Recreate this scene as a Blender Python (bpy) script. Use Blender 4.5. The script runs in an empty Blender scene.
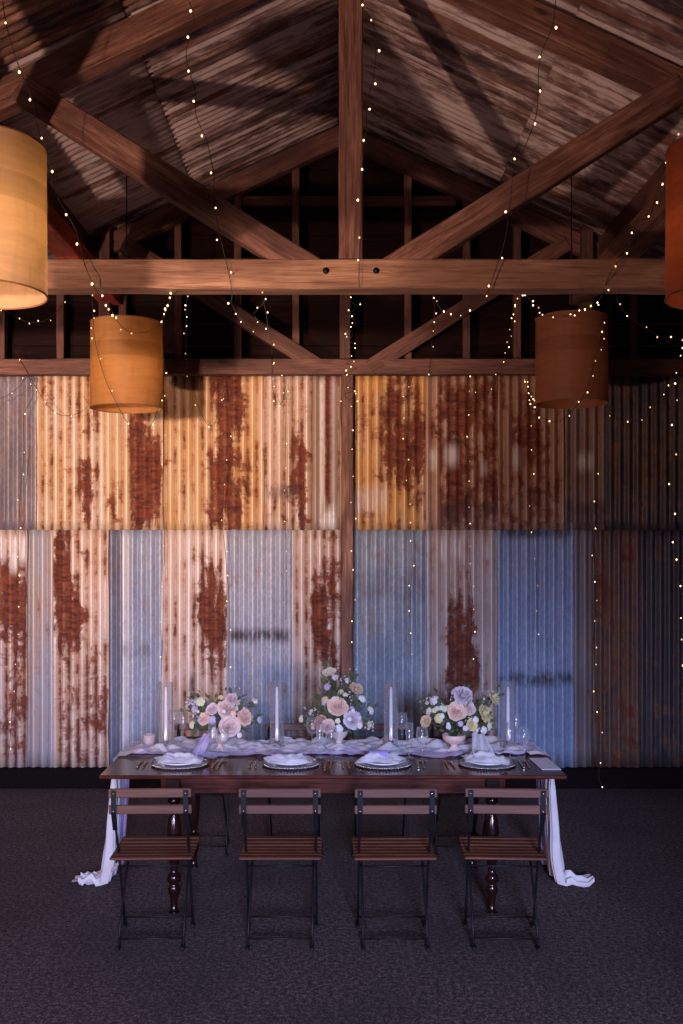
import bpy, math, random
from mathutils import Vector, Matrix, noise
random.seed(7)
PI = math.pi
sc = bpy.context.scene
COL = sc.collection
F = 996.0
CZ = 2.04
def at(px, py, D):
    return Vector(((px-333)/F*D, D, CZ+(548-py)/F*D))
def lerp(a, b, t): return a+(b-a)*t

# ------------------------------------------------------------------ mesh helper
class MB:
    def __init__(s): s.v=[]; s.f=[]; s.sm=[]
    def add(s, vs, fs, smooth=False):
        o=len(s.v); s.v+= [tuple(v) for v in vs]; s.f+=[tuple(i+o for i in f) for f in fs]; s.sm+=[smooth]*len(fs); return s
    def box(s, c, d, bev=0.0):
        x,y,z=c; a,b,h=d[0]/2,d[1]/2,d[2]/2
        if bev<=0:
            vs=[(x+i*a,y+j*b,z+k*h) for k in(-1,1) for j in(-1,1) for i in(-1,1)]
            return s.add(vs,[(0,2,3,1),(4,5,7,6),(0,1,5,4),(2,6,7,3),(0,4,6,2),(1,3,7,5)])
        return s.rbox(c,d,bev)
    def rbox(s,c,d,bev):
        x,y,z=c; a,b,h=d[0]/2,d[1]/2,d[2]/2; e=min(bev,a*.9,b*.9,h*.9)
        rings=[]
        for (zz,q) in ((-h,e),(-h+e,0),(h-e,0),(h,e)):
            A,B=a-q,b-q; k=e if q==0 else e*.5
            rings.append([(x+A,y-B+k,z+zz),(x+A,y+B-k,z+zz),(x+A-k,y+B,z+zz),(x-A+k,y+B,z+zz),(x-A,y+B-k,z+zz),(x-A,y-B+k,z+zz),(x-A+k,y-B,z+zz),(x+A-k,y-B,z+zz)])
        vs=[p for r in rings for p in r]; fs=[]
        for r in range(3):
            for i in range(8): fs.append((r*8+i,r*8+(i+1)%8,(r+1)*8+(i+1)%8,(r+1)*8+i))
        fs.append(tuple(range(7,-1,-1))); fs.append(tuple(range(24,32)))
        return s.add(vs,fs)
    def tube(s, pts, r, n=8, cap=True):
        pts=[Vector(p) for p in pts]; m=len(pts)
        rs=r if isinstance(r,(list,tuple)) else [r]*m
        vs=[];fs=[]; up=None
        for i,p in enumerate(pts):
            t=(pts[min(i+1,m-1)]-pts[max(i-1,0)])
            t=t.normalized() if t.length>1e-9 else Vector((0,0,1))
            if up is None:
                up=Vector((0,0,1)) if abs(t.z)<.9 else Vector((0,1,0))
            a=t.cross(up)
            if a.length<1e-4: a=t.cross(Vector((1,0,0)))
            a.normalize(); b=t.cross(a).normalized(); up=b.cross(t) if False else up
            for k in range(n):
                an=2*PI*k/n; vs.append(p+a*math.cos(an)*rs[i]+b*math.sin(an)*rs[i])
        for i in range(m-1):
            for k in range(n): fs.append((i*n+k,i*n+(k+1)%n,(i+1)*n+(k+1)%n,(i+1)*n+k))
        if cap: fs.append(tuple(range(n-1,-1,-1))); fs.append(tuple((m-1)*n+k for k in range(n)))
        return s.add(vs,fs,True)
    def lathe(s, prof, c=(0,0,0), n=20, closed=False):
        vs=[];fs=[];m=len(prof)
        for (r,z) in prof:
            for k in range(n):
                a=2*PI*k/n; vs.append((c[0]+r*math.cos(a),c[1]+r*math.sin(a),c[2]+z))
        for i in range(m-1):
            for k in range(n): fs.append((i*n+k,i*n+(k+1)%n,(i+1)*n+(k+1)%n,(i+1)*n+k))
        if closed:
            for k in range(n): fs.append(((m-1)*n+k,(m-1)*n+(k+1)%n,(k+1)%n,k))
        return s.add(vs,fs,True)
    def ball(s, c, r, nu=8, nv=6, sz=1.0):
        prof=[(max(1e-5,r*math.sin(PI*i/nv)),-r*sz*math.cos(PI*i/nv)) for i in range(nv+1)]
        return s.lathe(prof,c,nu)
    def grid(s, fn, nu, nv, smooth=True):
        vs=[fn(i/nu,j/nv) for j in range(nv+1) for i in range(nu+1)]
        fs=[(j*(nu+1)+i,j*(nu+1)+i+1,(j+1)*(nu+1)+i+1,(j+1)*(nu+1)+i) for j in range(nv) for i in range(nu)]
        return s.add(vs,fs,smooth)
    def mesh(s,name,mat):
        me=bpy.data.meshes.new(name); me.from_pydata(s.v,[],s.f); me.polygons.foreach_set('use_smooth',s.sm)
        if mat: me.materials.append(mat)
        me.update(); return me
    def build(s,name,mat,parent=None,loc=None):
        o=bpy.data.objects.new(name,s.mesh(name,mat)); COL.objects.link(o)
        if parent: o.parent=parent
        if loc is not None: o.location=loc
        return o
def solid(o,t,off=0):
    m=o.modifiers.new('Solidify','SOLIDIFY'); m.thickness=t; m.offset=off; return o
def empty(name,loc=(0,0,0),rz=0):
    o=bpy.data.objects.new(name,None); COL.objects.link(o); o.location=loc; o.rotation_euler=(0,0,rz); o.empty_display_size=.1; return o
def tag(o,label=None,cat=None,group=None,kind=None):
    if label: o['label']=label
    if cat: o['category']=cat
    if group: o['group']=group
    if kind: o['kind']=kind
    return o
def children(o): return [c for c in list(bpy.data.objects) if c.parent==o]
def copy_tree(o,parent=None,kids=None):
    c=o.copy(); COL.objects.link(c)
    if parent: c.parent=parent
    for ch in children(o): copy_tree(ch,c)
    return c

# ------------------------------------------------------------------ material helper
class NT:
    def __init__(s,name):
        s.m=bpy.data.materials.new(name); s.m.use_nodes=True; s.t=s.m.node_tree; s.n=s.t.nodes; s.l=s.t.links
        s.b=s.n['Principled BSDF']; s.out=s.n['Material Output']
    def put(s,inp,v):
        if v is None: return
        if isinstance(v,bpy.types.NodeSocket): s.l.new(v,inp)
        else:
            if hasattr(inp.default_value,'__len__') and isinstance(v,(int,float)): inp.default_value=(v,)*len(inp.default_value)
            elif hasattr(inp.default_value,'__len__') and len(inp.default_value)==4 and len(v)==3: inp.default_value=(*v,1)
            else: inp.default_value=v
    def coord(s,kind='Object'): return s.n.new('ShaderNodeTexCoord').outputs[kind]
    def mapping(s,vec,scale=(1,1,1),loc=(0,0,0),rot=(0,0,0)):
        m=s.n.new('ShaderNodeMapping'); s.l.new(vec,m.inputs[0]); m.inputs['Scale'].default_value=scale; m.inputs['Location'].default_value=loc; m.inputs['Rotation'].default_value=rot; return m.outputs[0]
    def noise(s,vec,scale=5,detail=4,rough=.55,dist=0):
        n=s.n.new('ShaderNodeTexNoise'); s.l.new(vec,n.inputs['Vector']); n.inputs['Scale'].default_value=scale; n.inputs['Detail'].default_value=detail; n.inputs['Roughness'].default_value=rough; n.inputs['Distortion'].default_value=dist; return n.outputs['Fac']
    def voro(s,vec,scale=30,feature='F1'):
        n=s.n.new('ShaderNodeTexVoronoi'); s.l.new(vec,n.inputs['Vector']); n.inputs['Scale'].default_value=scale; return n.outputs
    def math(s,op,a,b=None,c=None,clamp=False):
        n=s.n.new('ShaderNodeMath'); n.operation=op; n.use_clamp=clamp
        s.put(n.inputs[0],a); s.put(n.inputs[1],b)
        if c is not None: s.put(n.inputs[2],c)
        return n.outputs[0]
    def sstep(s,v,a,b,lo=0,hi=1):
        n=s.n.new('ShaderNodeMapRange'); n.interpolation_type='SMOOTHSTEP'; s.put(n.inputs[0],v)
        for i,q in enumerate((a,b,lo,hi)): n.inputs[i+1].default_value=q
        return n.outputs[0]
    def mix(s,f,a,b,mode='MIX'):
        n=s.n.new('ShaderNodeMix'); n.data_type='RGBA'; n.blend_type=mode
        s.put(n.inputs[0],f); s.put(n.inputs[6],a); s.put(n.inputs[7],b); return n.outputs[2]
    def ramp(s,f,stops):
        n=s.n.new('ShaderNodeValToRGB'); s.l.new(f,n.inputs[0]); e=n.color_ramp.elements
        while len(e)<len(stops): e.new(.5)
        for k,(p,c) in enumerate(stops): e[k].position=p; e[k].color=(*c,1)
        return n.outputs[0]
    def sep(s,vec):
        n=s.n.new('ShaderNodeSeparateXYZ'); s.l.new(vec,n.inputs[0]); return n.outputs
    def bump(s,h,strength=.3,dist=.01):
        n=s.n.new('ShaderNodeBump'); n.inputs['Strength'].default_value=strength; n.inputs['Distance'].default_value=dist; s.l.new(h,n.inputs['Height']); s.l.new(n.outputs[0],s.b.inputs['Normal'])
    def set(s,color=None,rough=None,metal=None,**k):
        s.put(s.b.inputs['Base Color'],color); s.put(s.b.inputs['Roughness'],rough); s.put(s.b.inputs['Metallic'],metal)
        for kk,v in k.items(): s.put(s.b.inputs[kk.replace('_',' ')],v)
        return s.m

def wood(name,c0,c1,c2=None,rough=.7,gs=(1.2,14,14),seed=0,bump=.35,knots=True):
    t=NT(name); co=t.coord()
    inf=t.n.new('ShaderNodeObjectInfo')
    v=t.n.new('ShaderNodeVectorMath'); v.operation='ADD'; t.l.new(co,v.inputs[0])
    vm=t.n.new('ShaderNodeVectorMath'); vm.operation='SCALE'; vm.inputs[0].default_value=(3.1,7.7,5.3); t.l.new(inf.outputs['Random'],vm.inputs['Scale']); t.l.new(vm.outputs[0],v.inputs[1])
    vec=v.outputs[0]
    g=t.noise(t.mapping(vec,gs),3.0,8,.65,.4); big=t.noise(t.mapping(vec,(.8,2.5,2.5)),2.0,3,.5)
    fine=t.noise(t.mapping(vec,(3,90,90)),2.0,4,.6)
    f=t.math('ADD',t.math('MULTIPLY',g,.6),t.math('MULTIPLY',fine,.4))
    col=t.ramp(f,[(.36,c0),(.5,c1),(.66,c2 or c1)])
    col=t.mix(t.sstep(big,.35,.62,.0,.62),col,c0)
    if knots:
        vo=t.voro(t.mapping(vec,(1.0,3.0,3.0)),1.6)['Distance']
        col=t.mix(t.sstep(vo,.04,.1,.8,0),col,tuple(q*.4 for q in c0))
    t.bump(f,bump,.006)
    return t.set(col,rough)
def plain(name,c,rough=.5,metal=0,**k):
    t=NT(name); n=t.noise(t.coord(),40,3); col=t.mix(t.math('MULTIPLY',n,.5),c,tuple(q*.75 for q in c))
    return t.set(col,rough,metal,**k)

WOOD_BEAM=wood('beam_timber',(.06,.020,.014),(.24,.105,.068),(.46,.25,.18))
WOOD_CHORD=wood('chord_timber',(.15,.065,.036),(.42,.22,.125),(.60,.36,.23))
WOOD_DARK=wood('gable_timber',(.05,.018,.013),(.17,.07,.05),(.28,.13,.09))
WOOD_GLOW=wood('painted_glow_timber',(.20,.028,.018),(.50,.075,.04),(.62,.13,.07))  # red lamp glow on the left beam put into the wood colour
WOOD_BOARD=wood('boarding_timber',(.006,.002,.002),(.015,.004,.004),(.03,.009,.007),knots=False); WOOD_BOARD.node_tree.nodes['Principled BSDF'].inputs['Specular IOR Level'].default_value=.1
WOOD_TABLE=wood('table_timber',(.025,.006,.005),(.08,.020,.013),(.16,.048,.028),rough=.16,bump=.06,knots=False)
WOOD_LEG=wood('table_leg_timber',(.010,.003,.003),(.018,.005,.005),(.025,.007,.006),rough=.2,bump=.03,knots=False)
WOOD_CHAIR=wood('chair_slat_timber',(.07,.019,.009),(.125,.038,.017),(.18,.062,.030),rough=.5,bump=.1,knots=False)
BLACK=plain('black_steel',(.006,.005,.007),.55,0,Specular_IOR_Level=.3)
GLASS=NT('clear_glass'); GLASS.set((.97,.98,1),.02,0,Transmission_Weight=1.0,IOR=1.25)
def thin_glass():
    t=NT('thin_clear_glass'); g=t.n.new('ShaderNodeBsdfGlossy'); g.inputs['Roughness'].default_value=.16; g.inputs['Color'].default_value=(1,1,1,1)
    tr=t.n.new('ShaderNodeBsdfTransparent'); tr.inputs['Color'].default_value=(.985,.985,.99,1)
    lw=t.n.new('ShaderNodeLayerWeight'); lw.inputs['Blend'].default_value=.5
    m=t.n.new('ShaderNodeMixShader'); f=t.math('MULTIPLY_ADD',t.math('POWER',lw.outputs['Facing'],2.5),.75,.055,clamp=True)
    t.l.new(f,m.inputs[0]); t.l.new(tr.outputs[0],m.inputs[1]); df=t.n.new('ShaderNodeBsdfDiffuse'); df.inputs['Color'].default_value=(.9,.9,.95,1); gm=t.n.new('ShaderNodeMixShader'); gm.inputs[0].default_value=.38; t.l.new(g.outputs[0],gm.inputs[1]); t.l.new(df.outputs[0],gm.inputs[2]); t.l.new(gm.outputs[0],m.inputs[2]); t.l.new(m.outputs[0],t.out.inputs[0]); return t.m  # milky diffuse white stands in for daylight reflected by the glass
TGLASS=thin_glass()
PINKGLASS=NT('pink_glass').set((.80,.66,.68),.15,0,Transmission_Weight=.5,IOR=1.3)
WAX=plain('candle_wax',(.90,.82,.84),.45,0,Subsurface_Weight=.2)
CHINA=plain('white_china',(.80,.80,.84),.2)
SILVER=plain('beaded_silver',(.50,.46,.42),.25,.9)
GOLD=plain('bronze_cutlery',(.55,.38,.22),.28,.9)
PAPER=plain('card_paper',(.82,.82,.86),.7)

# ------------------------------------------------------------------ corrugated sheets
PITCH=.0775
def soft_box(t,X,Z,x0,x1,z0,z1,e=.085):
    cx,hx,cz,hz=(x0+x1)/2,abs(x1-x0)/2,(z0+z1)/2,abs(z1-z0)/2
    dx=t.math('ABSOLUTE',t.math('SUBTRACT',X,cx)); dz=t.math('ABSOLUTE',t.math('SUBTRACT',Z,cz))
    a=t.sstep(dx,max(0,hx-e),hx+e,1,0); b=t.sstep(dz,max(0,hz-3*e),hz+3*e,1,0)
    return t.math('MULTIPLY',a,b)
def P2X(px): return (px-333)/117.18
def P2Z(py): return CZ+(548-py)/117.18
RUST_A=(.075,.014,.009); RUST_B=(.24,.062,.028)
def sheet_mat(name,c0,c1,phase,rust=(),white=(),dark=(),base_r=.30,valley=.12,galv=False,x_ref=0,stain=(.40,.17,.06),metal=.15):
    t=NT(name); co=t.coord(); X,Y,Z=t.sep(co)[:3]
    streak=t.noise(t.mapping(co,(11,1,42),(x_ref,0,0)),1.0,5,.68)
    blob=t.noise(t.mapping(co,(8,1,4.6),(x_ref*3,0,2)),1.0,7,.68,.5)
    wide=t.noise(t.mapping(co,(5,1,.9),(x_ref,0,5)),1.3,3,.5)
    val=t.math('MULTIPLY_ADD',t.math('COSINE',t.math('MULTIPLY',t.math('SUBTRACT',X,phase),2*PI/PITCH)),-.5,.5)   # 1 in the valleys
    r=t.math('MULTIPLY_ADD',blob,1.5,base_r-.77)
    for b in rust:
        x0,x1,y0,y1,sg=b; r=t.math('MULTIPLY_ADD',soft_box(t,X,Z,P2X(x0),P2X(x1),P2Z(y1),P2Z(y0)),sg*.98,r)
    r=t.math('MULTIPLY_ADD',t.math('SUBTRACT',streak,.5),.55,r)
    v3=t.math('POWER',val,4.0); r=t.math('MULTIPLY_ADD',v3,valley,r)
    mask=t.sstep(r,.44,.66)
    light=t.sstep(r,.24,.50,0,.6)
    base=t.mix(t.sstep(wide,.35,.65),c0,c1)
    if galv:
        vo=t.voro(t.mapping(co,(1,1,.5)),70)['Color']
        sp=t.n.new('ShaderNodeSeparateColor'); t.l.new(vo,sp.inputs[0])
        base=t.mix(t.sstep(sp.outputs[0],0,1,0,.45),base,tuple(q*.55 for q in c0))
    fine=t.noise(t.mapping(co,(40,1,12)),1.5,4,.6)
    base=t.mix(t.sstep(fine,.55,.75,0,.35),base,tuple(q*.45 for q in c0))
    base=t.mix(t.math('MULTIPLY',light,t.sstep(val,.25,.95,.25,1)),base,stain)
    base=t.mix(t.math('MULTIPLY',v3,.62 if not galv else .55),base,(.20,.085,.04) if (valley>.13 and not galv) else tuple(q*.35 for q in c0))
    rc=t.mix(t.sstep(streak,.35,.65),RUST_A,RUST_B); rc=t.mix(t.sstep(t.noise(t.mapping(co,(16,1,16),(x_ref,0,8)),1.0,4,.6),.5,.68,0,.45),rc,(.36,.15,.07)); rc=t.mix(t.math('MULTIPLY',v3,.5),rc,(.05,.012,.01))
    col=t.mix(mask,base,rc)
    for (x0,x1,y0,y1,sg) in white:
        f=t.math('MULTIPLY',soft_box(t,X,Z,P2X(x0),P2X(x1),P2Z(y1),P2Z(y0),.02),t.sstep(t.math('MULTIPLY_ADD',streak,.4,blob),.45,.75,sg*.4,sg))
        col=t.mix(f,col,(.72,.70,.70))
    for (x0,x1,y0,y1,sg) in dark:
        f=t.math('MULTIPLY',soft_box(t,X,Z,P2X(x0),P2X(x1),P2Z(y1),P2Z(y0),.02),t.sstep(t.math('MULTIPLY_ADD',fine,.5,blob),.55,.85,0,sg))
        col=t.mix(f,col,(.05,.035,.04))
    t.bump(t.math('ADD',fine,mask),.12,.004)
    return t.set(col,t.sstep(mask,0,1,.48,.85),t.sstep(mask,0,1,metal,0))

def corr_sheet(px0,px1,z0,z1,y,mat,parent,phase,amp=.015,tilt=0.0,ragged=.006,label=None,name='corrugated_sheet'):
    x0,x1=P2X(px0),P2X(px1); nx=max(6,int((x1-x0)/PITCH*10)); nz=14
    sd=random.random()*50
    def fn(u,v):
        x=lerp(x0,x1,u); z=lerp(z0,z1,v)
        ww=noise.noise(Vector((x*1.3,z*1.1,sd)))*.010
        edge=noise.noise(Vector((0,z*3,sd+9)))*.010*(1 if u in(0,1) else 0)
        zz=z+(noise.noise(Vector((x*14,v*9,sd)))*ragged if v in (0,1) else 0)
        return (x+edge,y+amp*math.cos(2*PI*(x-phase)/PITCH)*(-1)+ww+tilt*(u-.5),zz)
    m=MB().grid(fn,nx,nz); o=m.build(name,mat,parent); solid(o,.0016)
    if label: o['label']=label
    return o

wall=empty('wall_back',(0,0,0)); tag(wall,kind='structure',label='back wall of rusted and galvanised corrugated iron sheets under a dark boarded gable')
YW=8.5
CREAM=(.62,.47,.38); CREAM2=(.72,.60,.52); OCH=(.66,.42,.20); OCH2=(.70,.52,.34)
BLUE=(.33,.38,.50); BLUE2=(.42,.47,.58); GREY=(.22,.20,.24); GREY2=(.30,.27,.31)
ZU0,ZU1=P2Z(530),P2Z(372); ZL0,ZL1=P2Z(767),P2Z(522)
upper=[
 (-62,-20,'u0',GREY,GREY2,[],[],[],.2,.1,True,'dark grey corrugated sheet'),
 (-22,39,'u1',(.23,.20,.25),(.36,.33,.38),[],[],[],.22,.1,True,'dark grey galvanised sheet at the upper left'),
 (37,106,'u2',OCH2,CREAM2,[(48,56,385,530,.16),(85,92,440,530,.3),(78,98,380,410,.25)],[],[],.30,.16,False,'cream sheet with small rust spots'),
 (104,164,'u3',OCH2,(.62,.45,.32),[(135,144,400,530,.55),(147,158,430,530,.5),(112,118,470,530,.2)],[],[],.30,.15,False,'cream sheet with dark rust stripes on its right'),
 (162,264,'u4',OCH,OCH2,[(214,246,376,402,.5),(220,242,395,470,.42),(208,226,455,520,.48),(226,240,470,530,.42),(246,252,470,490,.3)],[],[],.30,.16,False,'ochre sheet with a large dark rust stain'),
 (262,312,'u5',CREAM,CREAM2,[(290,298,430,530,.22),(300,306,450,530,.3)],[],[(266,300,488,496,.7)],.32,.16,False,'cream sheet with brown runs'),
 (306,341,'u6',(.30,.20,.14),(.38,.28,.22),[(326,334,380,512,.6)],[(320,324,380,530,.9),(331,337,380,530,.5),(324,336,508,530,.9)],[],.25,.1,False,'narrow brown sheet with white and red stripes'),
 (353,427,'u7',(.70,.40,.13),(.66,.47,.30),[(380,426,376,480,.26),(388,396,380,520,.14),(404,424,430,500,.2)],[(354,388,488,512,.4)],[],.34,.14,False,'orange sheet rusted dark to the right'),
 (424,500,'u8',(.42,.24,.17),(.50,.33,.26),[(434,500,376,445,.34),(440,500,460,515,.26),(452,460,380,520,.2)],[(428,437,450,470,.7),(444,458,446,466,.7),(480,486,462,476,.7)],[(440,500,500,530,.5)],.34,.15,False,'brown rusted sheet with pale patches'),
 (497,563,'u9',(.34,.20,.15),(.40,.26,.20),[(515,540,400,520,.2),(525,535,430,450,.35),(540,560,480,530,.15)],[(512,520,450,470,.5)],[],.36,.14,False,'dark brown rusted sheet'),
 (560,606,'u10',(.20,.13,.11),(.26,.18,.16),[],[(575,592,455,470,.5)],[(562,606,500,530,.7)],.30,.1,False,'weathered brown sheet darkened by painted shade'),  # shade of the right end put into its brown
 (603,684,'u11',(.085,.065,.07),(.12,.09,.095),[],[],[],.24,.1,True,'dark grey sheet with painted shade at the upper right'),  # grey taken near black to stand in for shade
 (682,760,'u12',(.07,.05,.055),(.1,.08,.085),[],[],[],.24,.1,True,'dark grey sheet with painted shade'),  # same painted shade, carried past the frame edge
]
lower=[
 (-62,-20,'l0',GREY,GREY2,[],[],[],.2,.1,True,'grey sheet'),
 (-22,28,'l1',CREAM,(.60,.50,.50),[(-20,28,550,770,.20),(0,26,560,640,.22)],[(2,6,536,560,1.),(11,18,536,572,1.),(20,26,536,562,1.)],[],.34,.2,False,'red rusted sheet with painted white highlights at its top'),  # white boxes paint the light reflected along its top
 (26,56,'l2',(.46,.38,.36),(.40,.42,.48),[],[],[],.24,.12,False,'plain beige grey sheet'),
 (53,109,'l3',CREAM,CREAM2,[(56,68,530,575,.6),(56,66,570,640,.25),(56,86,612,636,.42),(72,80,590,640,.2),(54,104,650,700,.12),(60,108,690,767,.22)],[(102,108,580,640,.5)],[],.32,.18,False,'cream sheet with red rust patches'),
 (107,126,'l4',(.16,.17,.24),(.24,.26,.34),[],[],[],.15,.05,True,'narrow dark blue grey sheet'),
 (122,164,'l5',BLUE,BLUE2,[],[(123,128,530,745,.9)],[(122,150,645,655,.5)],.18,.06,True,'blue grey galvanised sheet with a white left edge'),
 (162,230,'l6',(.66,.54,.47),(.74,.66,.62),[(200,228,560,630,.34),(210,228,600,690,.4),(198,206,560,670,.2),(208,226,680,750,.2)],[],[(190,196,676,690,.8)],.26,.19,False,'pale cream sheet rusted down its right side'),
 (227,294,'l7',(.42,.46,.56),(.50,.54,.62),[],[],[(230,290,631,640,.9)],.17,.05,True,'pale blue galvanised sheet with a line of dark marks'),
 (292,342,'l8',(.60,.50,.43),(.68,.60,.56),[(311,320,565,640,.4),(324,340,540,620,.34),(318,326,600,660,.35),(326,338,640,700,.25)],[],[],.28,.19,False,'cream sheet rusted down its right side'),
 (353,429,'l9',(.30,.36,.45),(.42,.48,.56),[],[],[(353,428,570,600,.25)],.2,.08,True,'mottled blue galvanised sheet right of the centre post'),
 (426,500,'l10',(.50,.40,.36),(.56,.48,.45),[(446,478,585,640,.22),(446,480,625,700,.48),(436,492,690,745,.30)],[(440,446,540,560,.5),(452,462,540,558,.5),(483,490,540,560,.3)],[],.26,.10,False,'pinkish beige sheet dark with rust below'),
 (497,574,'l11',(.30,.37,.54),(.36,.43,.60),[],[],[(500,570,528,536,.8),(498,572,674,684,.9)],.16,.05,True,'clear blue galvanised sheet at the right'),
 (571,594,'l12',(.22,.18,.18),(.27,.22,.22),[],[],[],.25,.08,False,'narrow grey brown sheet'),
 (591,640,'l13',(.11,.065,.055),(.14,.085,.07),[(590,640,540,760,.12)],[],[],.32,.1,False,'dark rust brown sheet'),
 (637,690,'l14',(.075,.06,.07),(.1,.08,.09),[],[],[],.2,.1,True,'dark grey sheet with painted shade at the lower right'),  # light falling off to the right is painted into this grey
 (688,760,'l15',(.07,.05,.055),(.1,.08,.085),[],[],[],.2,.1,True,'dark grey sheet with painted shade'),  # outermost sheet, shade likewise put into the colour
]
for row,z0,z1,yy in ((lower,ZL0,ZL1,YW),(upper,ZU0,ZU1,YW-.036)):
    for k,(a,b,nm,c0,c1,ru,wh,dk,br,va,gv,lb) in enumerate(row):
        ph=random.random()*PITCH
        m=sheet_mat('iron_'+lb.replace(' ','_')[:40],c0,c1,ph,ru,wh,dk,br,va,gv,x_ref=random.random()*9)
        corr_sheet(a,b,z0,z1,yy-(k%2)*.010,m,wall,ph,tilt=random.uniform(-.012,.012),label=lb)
# dark boarding of the gable above the sheets
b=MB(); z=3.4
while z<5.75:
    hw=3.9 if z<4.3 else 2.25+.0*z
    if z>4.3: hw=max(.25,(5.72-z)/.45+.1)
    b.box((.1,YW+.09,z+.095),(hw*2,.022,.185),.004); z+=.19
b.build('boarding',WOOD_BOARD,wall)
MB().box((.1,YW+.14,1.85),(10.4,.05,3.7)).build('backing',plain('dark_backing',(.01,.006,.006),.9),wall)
bb=MB().box((.1,YW-.01,.085),(10.4,.10,.17),.01).build('baseboard_back',plain('dark_sill',(.008,.004,.005),.9,0,Specular_IOR_Level=.1)); tag(bb,kind='structure')

def beam(name,p0,p1,w,h,mat,parent=None,roll=0,jit=.004,org=Vector((0,0,0))):
    p0=Vector(p0);p1=Vector(p1); d=p1-p0; L=d.length; n=max(3,int(L/.18)); sd=random.random()*90
    e=min(w,h)*.06; A,B=w/2,h/2
    sec=[(A,-B+e),(A,B-e),(A-e,B),(-A+e,B),(-A,B-e),(-A,-B+e),(-A+e,-B),(A-e,-B)]
    vs=[];fs=[]
    for i in range(n+1):
        x=L*i/n
        for k,(yy,zz) in enumerate(sec):
            q=noise.noise(Vector((x*2.2,(k//2)*3.1,sd)))*jit; r_=noise.noise(Vector((x*7,k*2.1,sd+5)))*jit*.5
            s_=1+(q+r_)/max(A,B)
            vs.append((x,yy*s_,zz*s_))
    for i in range(n):
        for k in range(8): fs.append((i*8+k,(i+1)*8+k,(i+1)*8+(k+1)%8,i*8+(k+1)%8))
    fs.append(tuple(range(8))); fs.append(tuple(n*8+k for k in range(7,-1,-1)))
    o=MB().add(vs,fs).build(name,mat,parent)
    o.rotation_mode='QUATERNION'
    X=d.normalized(); Zr=Vector((0,0,1)) if abs(X.z)<.95 else Vector((0,1,0))
    Yv=Zr.cross(X).normalized(); Zv=X.cross(Yv)
    o.rotation_quaternion=Matrix((X,Yv,Zv)).transposed().to_quaternion()
    o.location=p0-org
    return o
XR=.1     # ridge
def truss(D,label,chord_mat,mat,kw,rafter_h,bw,zb=3.49,zt=3.655,ch_x=3.2,post_down=False,th=.15,extra=None):
    org=Vector((XR,D,zb)); t=empty('roof_truss',org); tag(t,label,'roof truss')
    beam('bottom_chord',(XR-ch_x,D,(zb+zt)/2),(XR+ch_x,D,(zb+zt)/2),th,zt-zb,chord_mat,t,org=org,jit=.006)
    beam('king_post',(XR,D-.01,zt),(XR,D-.01,5.6),th*.9,kw,mat,t,org=org)
    for s in (-1,1):
        e0=Vector((XR+s*.20,D-.012,zt-.075)); e1=Vector((XR+s*1.86,D-.012,zt+.97))
        d=(e1-e0).normalized(); o=beam('brace',e0,e1,th*.75,bw,mat,t,org=org)
        sl=Vector((s,0,-.47)).normalized(); off=Vector((0,0,-rafter_h*.55))
        beam('rafter',Vector((XR,D+.01,5.60))+off,Vector((XR+s*2.35,D+.01,5.60-.47*2.35))+off,th*.9,rafter_h,mat,t,org=org)
    if extra: extra(t,org)
    return t
near=truss(5.63,'weathered timber roof truss spanning the room above the table front',WOOD_CHORD,WOOD_BEAM,.137,.165,.155)
# two iron bolts on the chord
for (bx,bz) in ((XR-.14,3.585),(XR+.14,3.585)):
    m=MB(); m.tube([(bx-XR,-.085,bz-3.49),(bx-XR,-.070,bz-3.49)],.018,10).build('bolt',BLACK,near)
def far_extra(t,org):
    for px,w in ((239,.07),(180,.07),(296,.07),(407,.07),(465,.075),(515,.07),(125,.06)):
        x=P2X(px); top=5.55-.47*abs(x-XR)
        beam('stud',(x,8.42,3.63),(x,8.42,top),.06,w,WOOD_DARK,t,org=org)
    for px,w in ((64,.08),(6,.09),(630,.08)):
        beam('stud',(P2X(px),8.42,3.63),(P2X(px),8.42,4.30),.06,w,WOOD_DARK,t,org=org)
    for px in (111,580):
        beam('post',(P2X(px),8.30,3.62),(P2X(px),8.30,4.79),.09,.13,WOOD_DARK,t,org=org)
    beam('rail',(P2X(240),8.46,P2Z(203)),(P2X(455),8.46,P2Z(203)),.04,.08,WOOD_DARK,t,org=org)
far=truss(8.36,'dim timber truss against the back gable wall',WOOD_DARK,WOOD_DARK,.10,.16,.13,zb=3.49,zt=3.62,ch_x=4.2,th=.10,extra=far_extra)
wp=beam('wall_post',(P2X(347),8.40,0.0),(P2X(347),8.40,3.49),.10,.105,WOOD_BEAM); tag(wp,'reddish timber post standing between the sheets at the middle of the back wall','post')

# long beams along the sides
for s,nm in ((-1,'left'),(1,'right')):
    xb=XR+s*2.18
    o=beam('roof_beam',(xb,2.6,4.47),(xb,8.33,4.47),.12,.34,WOOD_DARK); tag(o,'dark timber beam running back under the %s edge of the roof, the upper of the pair'%nm,'beam')
    xb=XR+s*1.96
    o=beam('roof_beam',(xb,2.6,4.14),(xb,8.33,4.14),.17,.14,WOOD_GLOW if s<0 else WOOD_BEAM); tag(o,('timber beam with red lamp glow painted on, running back above the left lamps' if s<0 else 'brown timber beam running back above the right lamps'),'beam')

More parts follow.
